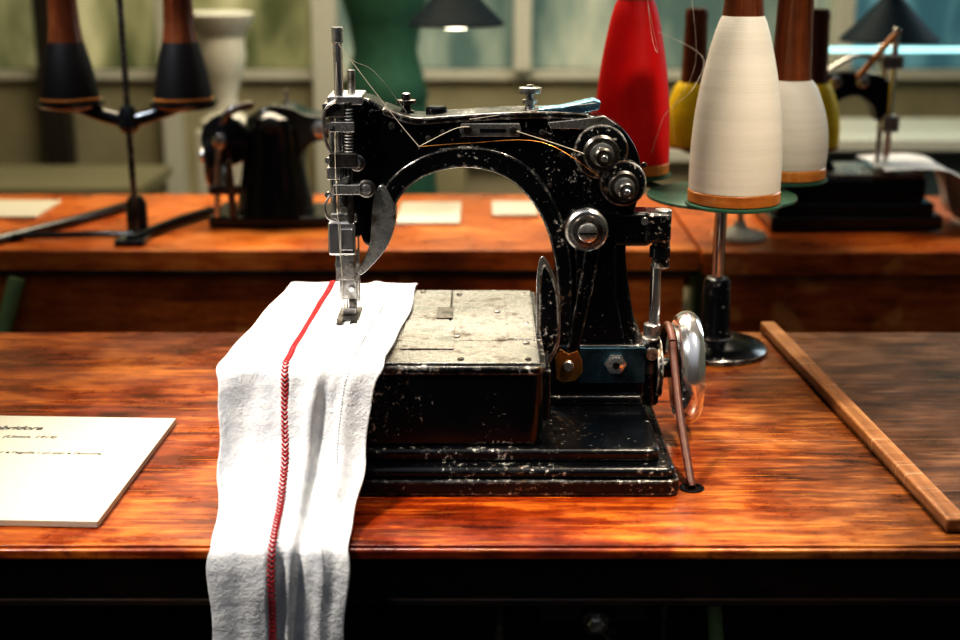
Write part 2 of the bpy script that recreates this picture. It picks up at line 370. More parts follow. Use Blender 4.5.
prism('slotted_plate_slot', [M(*p) for p in [(480, 124), (505, 124), (505, 127.5), (480, 127.5)]], 1.4442, 1.449, BLACKS, sm, .0005)
for u in (468, 512): knob('plate_bolt', u, 125.5, 1.4455, [(.0042, 0), (.0046, .0008), (.004, .003), (.002, .0034)], DARKST, 20)
for u, v, r in ((444, 128, .003), (430, 134, .003), (540, 128, .003), (560, 150, .0035), (548, 180, .003), (395, 122, .004), (640, 160, .003), (560, 124, .003)):
    knob('arm_screw', u, v, 1.453, [(r, 0), (r * 1.1, .001), (r * .9, .0035), (r * .5, .004)], DARKST, 20)
prism('blued_lever', [M(*p) for p in [(536, 106), (560, 104), (590, 97), (597, 99), (595, 107), (565, 113), (538, 114)]], 1.452, 1.478, BLUELV, sm, .0015)
prism('top_bracket', [M(*p) for p in [(545, 118), (600, 112), (612, 120), (600, 125), (548, 124)]], 1.444, 1.454, STEEL, sm, .001)
x, _, z = M3(529, 110)
lathe('thumbscrew', [(.012, -.004), (.012, 0), (.006, .002), (.005, .007), (.0085, .008), (.0085, .0115), (.0045, .0125), (.0045, .018), (.0125, .019), (.013, .0215), (.0125, .025), (.004, .026), (.004, .028)], (x, NY, z), STEEL, sm)
x, _, z = M3(407, 112)
lathe('arm_oil_cap', [(.009, -.004), (.009, 0), (.005, .002), (.005, .007), (.011, .008), (.011, .012), (.005, .013), (.005, .019), (.003, .020)], (x, NY + .015, z), DARKST, sm)
lathe('arm_cap_low', [(.012, -.006), (.012, .006), (.01, .008)], (M(437, 112)[0], NY + .01, M(437, 114)[1]), BLACKS, sm)
def rod(name, u, v0, v1, r, mat, y=NY - .02, r2=None):
    a = M3(u, v0, y); b_ = M3(u, v1, y); return cyl(name, a, b_, r, mat, sm, r2)
def blk(name, u0, u1, v0, v1, y0, y1, mat, bev=.0012):
    a = M(u0, v0); b_ = M(u1, v1); return box(name, a[0], b_[0], y0, y1, min(a[1], b_[1]), max(a[1], b_[1]), mat, sm, bev)
blk('head_block', 340, 362, 104, 232, 1.452, 1.50, BLACK, .004)
blk('head_top_cap', 334, 368, 92, 101, 1.438, 1.498, STEEL, .002)
blk('head_top_clamp', 330, 352, 98, 112, 1.432, 1.46, DARKST, .002)
rod('needle_bar', 345, 28, 262, .0050, CHROME, 1.445)
rod('needle_bar_cap', 345, 27, 42, .0062, STEEL, 1.445)
rod('presser_bar', 355, 70, 300, .0042, STEEL, 1.472)
rod('side_bar', 337, 110, 240, .0032, STEEL, 1.442)
rod('spring_bar', 354, 98, 215, .0038, DARKST, 1.438)
for k in range(14):
    rod('bar_spring_%d' % k, 354, 104 + k * 3.1, 105.6 + k * 3.1, .0058, STEEL, 1.438)
blk('needle_bar_clamp_upper', 336, 360, 116, 126, 1.432, 1.455, STEEL)
blk('needle_bar_clamp_mid', 335, 362, 146, 160, 1.430, 1.455, DARKST)
blk('needle_bar_clamp_low', 338, 364, 176, 186, 1.430, 1.455, STEEL)
blk('needle_guide_lug', 332, 345, 160, 172, 1.434, 1.45, STEEL)
for u, v, r in ((361, 156, .0088), (370, 181, .0092)):
    knob('head_screw', u, v, 1.44, [(r, 0), (r * 1.08, .001), (r * 1.08, .004), (r * .8, .0055)], DARKST, 32)
    knob('head_screw_center', u, v, 1.4345, [(r * .55, 0), (r * .6, .001), (r * .5, .003), (r * .2, .0035)], CHROME, 24)
for u, v in ((336, 120), (334, 153), (333, 186), (348, 201), (350, 172)):
    knob('bar_pin', u, v, 1.434, [(.0038, 0), (.004, .001), (.0034, .004)], STEEL, 18)
tube('takeup_hook', [M3(343, 96, 1.43), M3(333, 104, 1.43), M3(331, 122, 1.43), M3(334, 140, 1.432), M3(340, 148, 1.435)], .0018, STEEL, sm)
tube('takeup_wire', [M3(335, 186, 1.43), M3(330, 196, 1.428), M3(332, 208, 1.43), M3(340, 212, 1.435)], .0013, STEEL, sm)
blk('needle_head', 331, 358, 213, 246, 1.434, 1.468, CHROME, .003)
blk('needle_head_collar', 334, 360, 205, 214, 1.437, 1.465, STEEL, .002)
blk('needle_head_face', 344, 356, 219, 240, 1.430, 1.436, CHROME, .001)
blk('needle_shank', 337, 356, 246, 272, 1.440, 1.464, STEEL, .002)
blk('needle_shank_low', 340, 358, 272, 292, 1.446, 1.466, STEEL, .002)
knob('needle_set_screw', 340, 255, 1.441, [(.0036, 0), (.004, .001), (.0035, .005)], CHROME, 18)
knob('needle_set_screw2', 352, 281, 1.447, [(.0032, 0), (.0036, .001), (.003, .004)], CHROME, 18)
rod('needle_left', 343, 272, 318, .0011, CHROME, 1.452)
rod('needle_right', 348, 272, 318, .0011, CHROME, 1.452)
blk('presser_foot_stem', 346, 356, 290, 311, 1.452, 1.466, DARKST, .0015)
x, z = M(348, 316)
box('presser_foot_sole', x - .012, x + .013, 1.432, 1.484, .1420, .1445, DARKST, sm, .001)
box('presser_foot_toe_left', x - .011, x - .004, 1.418, 1.434, .1420, .1442, DARKST, sm, .0008)
box('presser_foot_toe_right', x + .004, x + .012, 1.418, 1.434, .1420, .1442, DARKST, sm, .0008)
box('presser_foot_hinge', x - .007, x + .008, 1.45, 1.468, .1445, .152, STEEL, sm, .001)
leaf = [(541, 243), (549, 250), (556, 268), (560, 290), (560, 330), (546, 352), (538, 340), (537, 300), (537, 262)]
lc = catmull([(*M(*p), 0) for p in leaf], 4, True)
prism('leaf_guard', [(p.x - .002, p.y) for p in lc], 1.415, 1.419, STEEL, sm, .001)
lc2 = [(p.x - .0015, p.y) for p in catmull([(*M(p[0] * .8 + 550 * .2, p[1] * .86 + 300 * .14), 0) for p in leaf], 4, True)]
prism('leaf_guard_inner', lc2, 1.4135, 1.416, BLACKD, sm, .001)
box('blued_plate', .112, .187, 1.434, 1.440, .068, .110, BLUEST, sm, .001)
prism('brass_tag', [(.086, .074), (.094, .070), (.108, .072), (.116, .082), (.115, .096), (.110, .108), (.100, .104), (.090, .110), (.084, .098)], 1.430, 1.4345, BRASS, sm, .001)
lathe('brass_tag_screw', [(.006, 0), (.0065, .001), (.005, .003)], (.0995, 1.430, .090), STEEL, sm, (0, -1, 0), 24)
hexa('hex_bolt', (.153, 1.434, .0915), .0125, .004, STEEL, sm)
lathe('hex_bolt_ring', [(.0088, 0), (.009, .002), (.005, .003)], (.153, 1.430, .0915), CHROME, sm, (0, -1, 0), 24)
lathe('hex_bolt_core', [(.004, 0), (.004, .0015)], (.153, 1.4275, .0915), BLACKS, sm, (0, -1, 0), 20)
cyl('looper_shaft', (.055, 1.425, .098), (.08, 1.425, .098), .007, DARKST, sm)
cyl('looper_nut', (.068, 1.405, .09), (.068, 1.43, .09), .006, STEEL, sm)
blk('rocker_arm', 600, 650, 206, 240, 1.447, 1.485, BLACK, .006)
blk('rocker_end', 642, 668, 206, 236, 1.440, 1.482, BLACKD, .005)
rod('rocker_cap', 661, 204, 216, .0095, STEEL, 1.455)
rod('link_ball', 660, 214, 262, .0098, BLACKD, 1.455)
rod('link_collar', 659, 240, 252, .0115, BLACKS, 1.455)
rod('link_rod', 656, 258, 322, .0062, CHROME, 1.455)
rod('link_collar_low', 654, 318, 334, .0095, STEEL, 1.455)
rod('link_fork', 653, 330, 398, .0105, BLACKD, 1.45)
rod('link_nut', 652, 352, 366, .0125, DARKST, 1.45)
knob('link_pin', 653, 345, 1.442, [(.007, 0), (.008, .001), (.007, .006)], STEEL, 24)
knob('link_pin', 641, 213, 1.44, [(.004, 0), (.0045, .001), (.004, .004)], CHROME, 18)
wz = .078
lathe('hand_wheel', [(.012, 0), (.020, .001), (.022, .006), (.044, .009), (.049, .004), (.055, .000), (.060, .0015), (.064, .007), (.066, .014), (.064, .021), (.059, .026), (.050, .027), (.045, .022), (.022, .02), (.018, .026), (.010, .028)],
      (.224, 1.462, wz), CHROME, sm, (1, 0, 0), 72)
lathe('wheel_dish', [(.040, 0), (.046, .001), (.048, .006), (.044, .0105)], (.2215, 1.462, wz), BLACKD, sm, (1, 0, 0), 48)
lathe('wheel_hub', [(.03, 0), (.034, .001), (.034, .007), (.028, .008), (.012, .009), (.012, .03)], (.2, 1.462, wz), BLACKD, sm, (1, 0, 0), 48)
cyl('main_shaft', (.15, 1.462, wz), (.23, 1.462, wz), .009, STEEL, sm)
tube('drive_belt', [(.216, 1.430, .118), (.2165, 1.412, .095), (.2175, 1.36, .052), (.2205, 1.305, .012), (.2215, 1.293, .0015)], .0045, LEATH, sm, 8)
tube('belt_loop', [(.216, 1.430, .118), (.2155, 1.452, .127), (.2155, 1.478, .124), (.2155, 1.505, .10), (.216, 1.515, .078)], .0045, LEATH, sm, 8)
box('left_bed_knob', -.238, -.222, 1.335, 1.350, .10, .112, DARKST, sm, .003)
def thr(name, pts, mat=None, r=.00055, parent=sm):
    return tube(name, pts, r, mat or WHITE_T, parent, 6, 6)
thr('thread_1', [M3(346, 42, 1.44), M3(375, 82, 1.442), M3(402, 118, 1.444), M3(421, 141, 1.444)])
thr('thread_2', [M3(346, 42, 1.44), M3(358, 60, 1.46), M3(378, 72, 1.47), M3(408, 112, 1.478)], r=.0004)
thr('thread_3', [M3(421, 141, 1.442), M3(455, 124, 1.442), M3(470, 122, 1.442)])
thr('thread_4', [M3(421, 141, 1.442), M3(470, 137, 1.438), M3(540, 136, 1.436), M3(595, 168, 1.432)], BRASS)
thr('thread_5', [M3(515, 126, 1.442), M3(560, 140, 1.438), M3(590, 150, 1.43)])
thr('thread_6', [M3(344, 60, 1.44), M3(341, 150, 1.43), M3(343, 230, 1.428), M3(344, 300, 1.45)], r=.0004)
thr('thread_7', [M3(470, 115, 1.445), M3(540, 106, 1.45), M3(592, 100, 1.45)], r=.0004)

# ================================================================ STITCHED CLOTH
fab, nt, b = nm('white_knit_cloth'); L = nt.links
v = coords(nt)
n1 = N(nt, 'ShaderNodeTexNoise', Scale=520.0, Detail=4.0); L.new(v, n1.inputs['Vector'])
n2 = N(nt, 'ShaderNodeTexNoise', Scale=60.0, Detail=7.0, Roughness=.65); L.new(v, n2.inputs['Vector'])
r = ramp(nt, [(.35, (.56, .57, .60)), (.6, (.71, .71, .71))]); L.new(n2.outputs[0], r.inputs[0]); L.new(r.outputs[0], b.inputs['Base Color'])
b.inputs['Roughness'].default_value = .9; b.inputs['Sheen Weight'].default_value = .08; b.inputs['Specular IOR Level'].default_value = .2
ad2 = N(nt, 'ShaderNodeMath', operation='MULTIPLY_ADD'); L.new(n2.outputs[0], ad2.inputs[0]); ad2.inputs[1].default_value = 4; L.new(n1.outputs[0], ad2.inputs[2])
bp = N(nt, 'ShaderNodeBump', Strength=.7, Distance=.0011); L.new(ad2.outputs[0], bp.inputs['Height']); L.new(bp.outputs[0], b.inputs['Normal'])
cl = group('stitched_cloth', (-.18, 1.3, .1))
key = [(1.640, .128, -.236, -.078), (1.612, .1368, -.237, -.078), (1.55, .1375, -.242, -.080), (1.46, .1378, -.250, -.084), (1.38, .1376, -.257, -.089), (1.315, .1372, -.262, -.095),
       (1.287, .134, -.264, -.100), (1.276, .122, -.265, -.104), (1.266, .095, -.264, -.110), (1.250, .060, -.261, -.115), (1.225, .035, -.259, -.118), (1.19, .014, -.257, -.121),
       (1.150, .0045, -.255, -.123), (1.139, -.012, -.255, -.124), (1.137, -.06, -.256, -.126), (1.137, -.12, -.257, -.129), (1.138, -.20, -.258, -.130), (1.140, -.27, -.258, -.130)]
K1 = catmull([(k[0], k[1], 0) for k in key], 10); K2 = catmull([(k[2], k[3], 0) for k in key], 10)
NU = 90
def clothpt(i, u):
    y, z = K1[i].x, K1[i].y; xl, xr = K2[i].x, K2[i].y
    a = K1[max(i - 1, 0)]; c = K1[min(i + 1, len(K1) - 1)]
    t = Vector((0, c.x - a.x, c.y - a.y)).normalized(); nrm = Vector((0, t.z, -t.y))
    if nrm.z < -0.2 or (abs(nrm.z) < .2 and nrm.y > 0): nrm = -nrm
    s = i / (len(K1) - 1)
    hang = max(0, min(1, (s - .33) / .12))
    f = 0
    f += hang * .005 * math.exp(-((u - (.66 - .10 * s)) / .034) ** 2)
    f += hang * -.003 * math.exp(-((u - (.73 - .10 * s)) / .035) ** 2)
    f += hang * .005 * math.exp(-((u - (.86 - .06 * s)) / .06) ** 2)
    f += hang * .003 * math.sin(u * 9 + s * 6) + hang * .0012 * math.sin(u * 21 + s * 14 + 1)
    f += (1 - hang) * (.0026 * math.exp(-((u - .70 + (.3 - s) * .1) / .045) ** 2) + .0007 * math.sin(u * 17 + s * 30) + .001 * math.sin(u * 6 - s * 18 + 1) + .0016)
    f += .0005 * math.sin(s * 95 + u * 3) * math.exp(-((u - .44) / .12) ** 2)
    f += .0026 * math.exp(-((u - .44) / .05) ** 2)
    f -= .0014 * math.exp(-((u - .44) / .014) ** 2)
    ex = .0016 * math.sin(s * 31) + .001 * math.sin(s * 60 + 2)
    x = xl + (xr - xl) * u + ex * (1 if u < .5 else -1) * abs(u - .5) * 2
    return Vector((x, y, z)) + nrm * f, nrm
bm = bmesh.new(); grid = []
for i in range(len(K1)):
    grid.append([bm.verts.new(clothpt(i, j / NU)[0]) for j in range(NU + 1)])
for i in range(len(K1) - 1):
    for j in range(NU):
        bm.faces.new((grid[i][j], grid[i][j + 1], grid[i + 1][j + 1], grid[i + 1][j]))
o = finish(bm, 'cloth_sheet', fab, cl, 0, True, angle=180)
sd = o.modifiers.new('solid', 'SOLIDIFY'); sd.thickness = .0024; sd.offset = 0
REDS = plain('red_stitch_thread', (.36, .004, .008), .6, 0, .2, 600)
def stitch_line(name, uf, mat, spread, r, step, y_off=0.0016):
    bm = bmesh.new()
    last = None; pts = []
    for i in range(2, len(K1) * 6 - 6):
        f = i / 6; a = int(f); t = f - a
        u = uf(a / (len(K1) - 1))
        p0, n0 = clothpt(a, u); p1, n1_ = clothpt(min(a + 1, len(K1) - 1), u)
        p = p0.lerp(p1, t)
        if last is None or (p - last).length >= step:
            pts.append((p, n0)); last = p
    for (p, n), (q, n_) in zip(pts, pts[1:]):
        t = (q - p).normalized(); sd_ = t.cross(n).normalized()
        for s in (-1, 1):
            if spread == 0 and s == 1: continue
            A = p + n * y_off + sd_ * spread * s; B = p + t * step * 1.15 + n * (y_off + .0003) if spread else p + t * step * .6 + n * y_off
            ax = (B - A); Ln = ax.length; ax.normalize(); e1 = ax.cross(n).normalized(); e2 = ax.cross(e1)
            rings = []
            for h, rr in ((0, .35), (.25, 1), (.7, 1), (1, .35)):
                rings.append([bm.verts.new(A + ax * Ln * h + (e1 * math.cos(k * math.pi / 3) + e2 * math.sin(k * math.pi / 3)) * r * rr) for k in range(6)])
            for R1, R2 in zip(rings, rings[1:]):
                for k in range(6): bm.faces.new((R1[k], R1[(k + 1) % 6], R2[(k + 1) % 6], R2[k]))
            bm.faces.new(rings[0]); bm.faces.new(rings[-1])
    return finish(bm, name, mat, cl, angle=180)
stitch_line('red_chain_stitch', lambda s: .32 + .14 * min(s, .55) / .55, REDS, .0036, .00115, .0045)
GREYS = plain('grey_stitch_thread', (.28, .29, .31), .8)
stitch_line('seam_stitch', lambda s: .80 + .02 * s, GREYS, 0, .00055, .003)

# ================================================================ SIGN CARD
sg = group('information_card', (-.5, 1.34, 0))
def rotz(p, a, c):
    s, k = math.sin(a), math.cos(a); x, y = p[0] - c[0], p[1] - c[1]; return (c[0] + x * k - y * s, c[1] + x * s + y * k)
bm = bmesh.new(); ca = math.radians(-2.5)
cor = [rotz(p, ca, (-.366, 1.34)) for p in ((-.80, 1.194), (-.366, 1.194), (-.366, 1.485), (-.80, 1.485))]
f = bm.faces.new([bm.verts.new((p[0], p[1], .0005)) for p in cor])
rr = bmesh.ops.extrude_face_region(bm, geom=[f])
for q in rr['geom']:
    if isinstance(q, bmesh.types.BMVert): q.co.z = .0075
finish(bm, 'card', PAPER, sg, .0008)
def text(name, s, x, y, size, bold=False, shear=0):
    cu = bpy.data.curves.new(name, 'FONT'); cu.body = s; cu.size = size; cu.align_x = 'RIGHT'; cu.extrude = .0001; cu.shear = shear
    if bold: cu.offset = .0003
    o = bpy.data.objects.new(name, cu); cu.materials.append(INK); link(o, sg); o.location = (x, y, .0077); o.rotation_euler = (0, 0, ca)
text('title_text', 'Màquina embridora', -.507, 1.445, .0165, True, .3)
text('maker_text', '(Union, 1919)', -.482, 1.418, .011, False, .3)
text('body_text', 'Màquina amb dos fils, un per a l\'agulla i un per a l\'àncora.', -.415, 1.368, .0098)

# ================================================================ CONE SPOOLS
def cone_spool(parent, x, y, z, rb, rt, h, mat, tube_r, tube_h, nmx, rim=.016, bulge=.010):
    p = [(rb * .9, 0), (rb, .001), (rb * 1.005, rim * .5), (rb, rim * .9), (rb * .97, rim)]
    lathe(nmx + '_rim', p, (x, y, z), SPRIM, parent, segs=64)
    pr = []
    for k in range(19):
        t = k / 18
        rr_ = rb * .985 + (rt - rb * .985) * t + bulge * math.sin(t * math.pi) ** .9
        if t > .93: rr_ -= (t - .93) * .04
        pr.append((rr_, rim + t * (h - rim)))
    lathe(nmx + '_thread', [(rb * .9, rim)] + pr + [(rt * .6, h + .001)], (x, y, z), mat, parent, segs=64)
    lathe(nmx + '_tube', [(tube_r * 1.15, h - .02), (tube_r, h + .01), (tube_r * .86, h + tube_h * .85), (tube_r * .92, h + tube_h * .9), (tube_r * .8, h + tube_h)], (x, y, z), SPWOOD, parent, segs=32)
st = group('thread_cone_stand', (.326, 1.775, 0))
sx, sy = .326, 1.775
lathe('stand_base', [(.070, .0005), (.0725, .002), (.0725, .007), (.069, .011), (.045, .017), (.024, .022), (.020, .030), (.0185, .10), (.015, .106), (.009, .108)], (sx, sy, 0), BLACKD, st, segs=64)
cyl('stand_rod', (sx, sy, .10), (sx, sy, .222), .0085, CHROME, st)
lathe('stand_disc', [(.098, 0), (.100, .001), (.100, .004), (.098, .005), (.01, .0055)], (sx, sy, .217), GREENP, st, segs=72)
for nmx, cx, cy, rb, rt, h, mt, tr, th in (('cream_cone', .324, 1.68, .0585, .026, .236, WHITE_T, .024, .08), ('red_cone', .216, 1.90, .055, .027, .243, RED_T, .024, .08),
                               ('small_cream_cone', .429, 1.86, .056, .032, .135, WHITE_T, .027, .155), ):
    lathe(nmx + '_plate', [(rb + .001, 0), (rb + .003, .001), (rb + .003, .004), (rb, .005)], (cx, cy, .2255), GREENP, st, segs=64)
    cone_spool(st, cx, cy, .2310, rb, rt, h, mt, tr, th, nmx, bulge=.010 if 'red' not in nmx else .008)
    tube(nmx + '_arm', [(sx, sy, .212), ((sx + cx) / 2, (sy + cy) / 2, .213), (cx, cy, .222)], .005, GREENP, st)
thr('loose_thread', [(.245, 1.86, .43), (.30, 1.83, .40), (.285, 1.80, .36), (.25, 1.79, .33), (.24, 1.80, .30), (.235, 1.82, .27)], r=.0004, parent=st)
thr('loose_thread_2', [(.27, 1.84, .28), (.262, 1.82, .33), (.28, 1.80, .37), (.285, 1.79, .42), (.262, 1.78, .55)], r=.0003, parent=st)
thr('loose_thread_3', [(.20, 1.75, .60), (.212, 1.70, .45), (.22, 1.68, .42), (.20, 1.66, .50), (.19, 1.64, .62)], r=.0003, parent=st)

# ================================================================ BACK TABLES
bt1 = group('rear_work_table', (0, 2.7, 0))
box('top', -1.5, .405, 2.40, 2.96, -.045, 0, WOODB, bt1, .004)
box('front_panel', -1.45, .38, 2.41, 2.43, -.20, -.0455, WOODB, bt1)
box('trim_bead', -1.5, .405, 2.394, 2.3995, -.046, -.038, WOODE, bt1)
box('back_panel', -1.45, .38, 2.90, 2.92, -.20, -.0455, WOODB, bt1)
for sx_ in (-1.4, .33):
    for sy_ in (2.5, 2.87): box('leg', sx_ - .03, sx_ + .03, sy_ - .03, sy_ + .03, -.75, -.0455, PALEG, bt1)
tube('iron_brace', [(-.855, 2.39, -.05), (-.875, 2.385, -.11), (-.95, 2.39, -.35), (-.98, 2.40, -.745)], .016, PALEG, bt1)
bt2 = group('rear_work_table', (1.2, 2.7, 0))
box('top', .413, 2.2, 2.40, 2.96, -.05, -.004, WOODB, bt2, .004)
box('front_panel', .44, 2.15, 2.42, 2.44, -.20, -.0505, WOODB, bt2)
box('back_panel', .44, 2.15, 2.90, 2.92, -.20, -.0505, WOODB, bt2)
for sx_ in (.50, 2.1):
    for sy_ in (2.5, 2.87): box('leg', sx_ - .03, sx_ + .03, sy_ - .03, sy_ + .03, -.75, -.0505, PALEG, bt2)

# rear stand with black cones (left)
s2 = group('thread_cone_stand', (-.655, 2.49, 0))
X0, Y0 = -.655, 2.49
box('foot_plate', X0 - .028, X0 + .028, Y0 - .06, Y0 + .06, .0005, .012, BLACKS, s2, .003)
lathe('foot_hub', [(.02, .012), (.02, .06), (.012, .075)], (X0 - .01, Y0 + .05, 0), BLACKS, s2)
cyl('post', (X0, Y0, .01), (X0, Y0, .52), .0055, DARKST, s2)
tube('foot_bar_left', [(X0 - .26, Y0 - .06, .008), (X0 - .16, Y0 + .12, .010), (X0 - .08, Y0 + .30, .010)], .010, BLACKS, s2)
tube('foot_bar_right', [(X0, Y0 - .05, .01), (X0 + .05, Y0 + .10, .012), (X0 + .10, Y0 + .22, .012)], .010, BLACKS, s2)
tube('foot_tie', [(X0 - .24, Y0 - .02, .010), (X0 - .10, Y0 + .0, .010), (X0, Y0, .010)], .006, BLACKS, s2)
lathe('yoke_hub', [(.012, 0), (.02, .01), (.02, .03), (.01, .05)], (X0, Y0, .205), BLACKS, s2)
for s in (-1, 1):
    tube('yoke_arm', [(X0, Y0, .225), (X0 + s * .05, Y0, .238), (X0 + s * .104, Y0, .258)], .013, BLACKS, s2)
    lathe('cone_tray', [(.03, -.012), (.056, -.006), (.062, 0), (.062, .006), (.01, .007)], (X0 + s * .105, Y0, .258), BLACKS, s2)
    cone_spool(s2, X0 + s * .105, Y0, .265, .054, .026, .125, BLK_T, .028, .11, 'black_cone', .006, .003)
# rear stand with yellow cones (right)
s3 = group('thread_cone_stand', (.5, 2.50, 0))
X0, Y0 = .50, 2.52
lathe('stand_base', [(.05, -.0035), (.052, 0), (.05, .006), (.03, .012), (.012, .02), (.010, .03)], (X0, Y0, 0), plain('cream_enamel', (.6, .6, .5), .3), s3)
cyl('stand_rod', (X0, Y0, .02), (X0, Y0, .172), .007, CHROME, s3)
lathe('stand_disc', [(.12, 0), (.122, .001), (.122, .004), (.118, .005), (.01, .0055)], (X0, Y0, .168), GREENP, s3)
for cx, cy in ((.40, 2.52), (.62, 2.50), (.52, 2.62)):
    cone_spool(s3, cx, cy, .1740, .052, .032, .12, YEL_T, .024, .135, 'yellow_cone', .006, .008)

# rear left machine
m2 = group('sewing_machine', (-.42, 2.66, 0))
box('bed', -.52, -.25, 2.60, 2.74, .0005, .02, BLACKS, m2, .006, 3)
pf = catmull([(-.468, .02, 0), (-.464, .06, 0), (-.458, .11, 0), (-.458, .15, 0), (-.445, .185, 0), (-.415, .205, 0), (-.38, .203, 0), (-.35, .190, 0), (-.30, .186, 0), (-.255, .182, 0), (-.236, .165, 0), (-.240, .125, 0), (-.258, .125, 0), (-.285, .148, 0), (-.335, .146, 0), (-.362, .125, 0), (-.366, .07, 0), (-.360, .02, 0)], 5, True)
prism('casting', [(p.x, p.y) for p in pf], 2.63, 2.71, BLACKS, m2, .022, 5)
lathe('pillar_bell', [(.066, 0), (.064, .02), (.056, .06), (.050, .10), (.048, .14), (.042, .165), (.02, .18)], (-.413, 2.65, .02), BLACKS, m2)
lathe('hand_wheel', [(.015, 0), (.03, .004), (.05, .006), (.056, 0), (.062, .006), (.062, .018), (.056, .024), (.05, .018), (.03, .020), (.015, .022)], (-.525, 2.67, .115), BLACKS, m2, (1, 0, 0))
lathe('gear_cover', [(.040, 0), (.044, .004), (.042, .012), (.024, .014), (.012, .02)], (-.485, 2.622, .150), BLACKS, m2, (-.3, -1, 0))
lathe('gear_cover_nut', [(.012, 0), (.012, .008), (.006, .012)], (-.492, 2.603, .150), STEEL, m2, (-.3, -1, 0), 16)
cyl('wheel_shaft', (-.54, 2.67, .115), (-.44, 2.67, .115), .012, STEEL, m2)
cyl('side_rod', (-.505, 2.60, .02), (-.495, 2.60, .16), .005, STEEL, m2)
cyl('side_rod', (-.475, 2.59, .02), (-.48, 2.59, .12), .006, DARKST, m2)
box('side_bracket', -.515, -.465, 2.59, 2.61, .06, .075, DARKST, m2, .002)
cyl('needle_bar', (-.25, 2.66, .06), (-.25, 2.66, .215), .005, CHROME, m2)
cyl('presser_bar', (-.262, 2.66, .03), (-.262, 2.66, .20), .004, CHROME, m2)
box('presser_foot', -.268, -.245, 2.64, 2.67, .022, .03, STEEL, m2)
lathe('tension_dial', [(.014, 0), (.014, .008), (.008, .01), (.008, .02)], (-.33, 2.63, .168), STEEL, m2, (0, -1, 0))
lathe('arm_cap', [(.018, 0), (.018, .008), (.010, .012)], (-.41, 2.615, .172), DARKST, m2, (0, -1, 0), 24)
lathe('spool_pin', [(.008, 0), (.003, .004), (.003, .035)], (-.39, 2.665, .198), STEEL, m2)
tube('rear_lever', [(-.47, 2.66, .13), (-.49, 2.62, .17), (-.475, 2.61, .20), (-.44, 2.62, .21)], .007, DARKST, m2)
m2.scale = (1.18, 1.15, 1.15)

# rear right machine
m3 = group('sewing_machine', (.86, 2.68, -.0035))
box('base', .60, .92, 2.58, 2.78, -.0035, .022, BLACKS, m3, .005, 3)
box('base_upper', .61, .905, 2.59, 2.77, .022, .045, BLACKS, m3, .005, 3)
box('bed', .625, .89, 2.60, 2.76, .045, .090, BLACKS, m3, .008, 3)
box('bed_plate', .66, .885, 2.605, 2.755, .090, .096, PLATE, m3, .001)
pf = catmull([(.645, .09, 0), (.650, .15, 0), (.655, .21, 0), (.67, .255, 0), (.70, .275, 0), (.76, .278, 0), (.81, .27, 0), (.825, .245, 0), (.822, .19, 0), (.805, .19, 0), (.795, .215, 0), (.765, .235, 0), (.73, .225, 0), (.712, .19, 0), (.715, .13, 0), (.73, .09, 0)], 5, True)
prism('casting', [(p.x, p.y) for p in pf], 2.655, 2.705, BLACKS, m3, .01, 3)
cyl('needle_bar', (.825, 2.65, .105), (.825, 2.65, .36), .006, CHROME, m3)
cyl('presser_bar', (.812, 2.66, .10), (.812, 2.66, .31), .005, STEEL, m3)
box('needle_clamp', .81, .84, 2.635, 2.67, .17, .20, STEEL, m3, .002)
box('head_cap', .80, .84, 2.64, 2.69, .285, .31, STEEL, m3, .002)
box('presser_foot', .81, .84, 2.63, 2.67, .097, .104, STEEL, m3)
for xx, zz in ((.69, .25), (.72, .262), (.70, .21), (.77, .262)):
    lathe('screw', [(.012, 0), (.012, .006), (.007, .008), (.007, .014)], (xx, 2.655, zz), STEEL, m3, (0, -1, 0), 24)
tube('takeup_lever', [(.76, 2.65, .27), (.80, 2.65, .32), (.83, 2.65, .355)], .006, SPRIM, m3)
tube('takeup_lever_low', [(.70, 2.65, .28), (.76, 2.65, .31), (.83, 2.65, .29)], .004, STEEL, m3)
lathe('hand_wheel', [(.015, 0), (.045, .003), (.052, 0), (.055, .006), (.055, .014), (.05, .02), (.015, .02)], (.605, 2.68, .135), CHROME, m3, (1, 0, 0))
cyl('shaft', (.60, 2.68, .135), (.67, 2.68, .135), .01, STEEL, m3)
m3.scale = (1.06, 1.06, 1.06)
m3.location.x -= .012; m3.location.z = .0005
bm = bmesh.new(); g = []
P = catmull([(.78, .120, 0), (.86, .121, 0), (.91, .119, 0), (.94, .10, 0), (.958, .06, 0), (.968, .02, 0), (.978, .004, 0)], 6)
for i, p in enumerate(P):
    g.append([bm.verts.new((p.x + .005 * math.sin(j * .8), 2.555 + .20 * j / 20, p.y + .003 * math.sin(j * .6 + i * .3))) for j in range(21)])
for i in range(len(P) - 1):
    for j in range(20): bm.faces.new((g[i][j], g[i][j + 1], g[i + 1][j + 1], g[i + 1][j]))
finish(bm, 'white_cloth_piece', fab, None, angle=180)

for nmx, x0, x1, y0, y1 in (('paper_sheet', -.17, -.04, 2.62, 2.84), ('paper_sheet', .025, .12, 2.70, 2.85), ('information_card', -1.2, -.91, 2.68, 2.86)):
    box(nmx, x0, x1, y0, y1, .0005, .006, PAPER, None, .001)

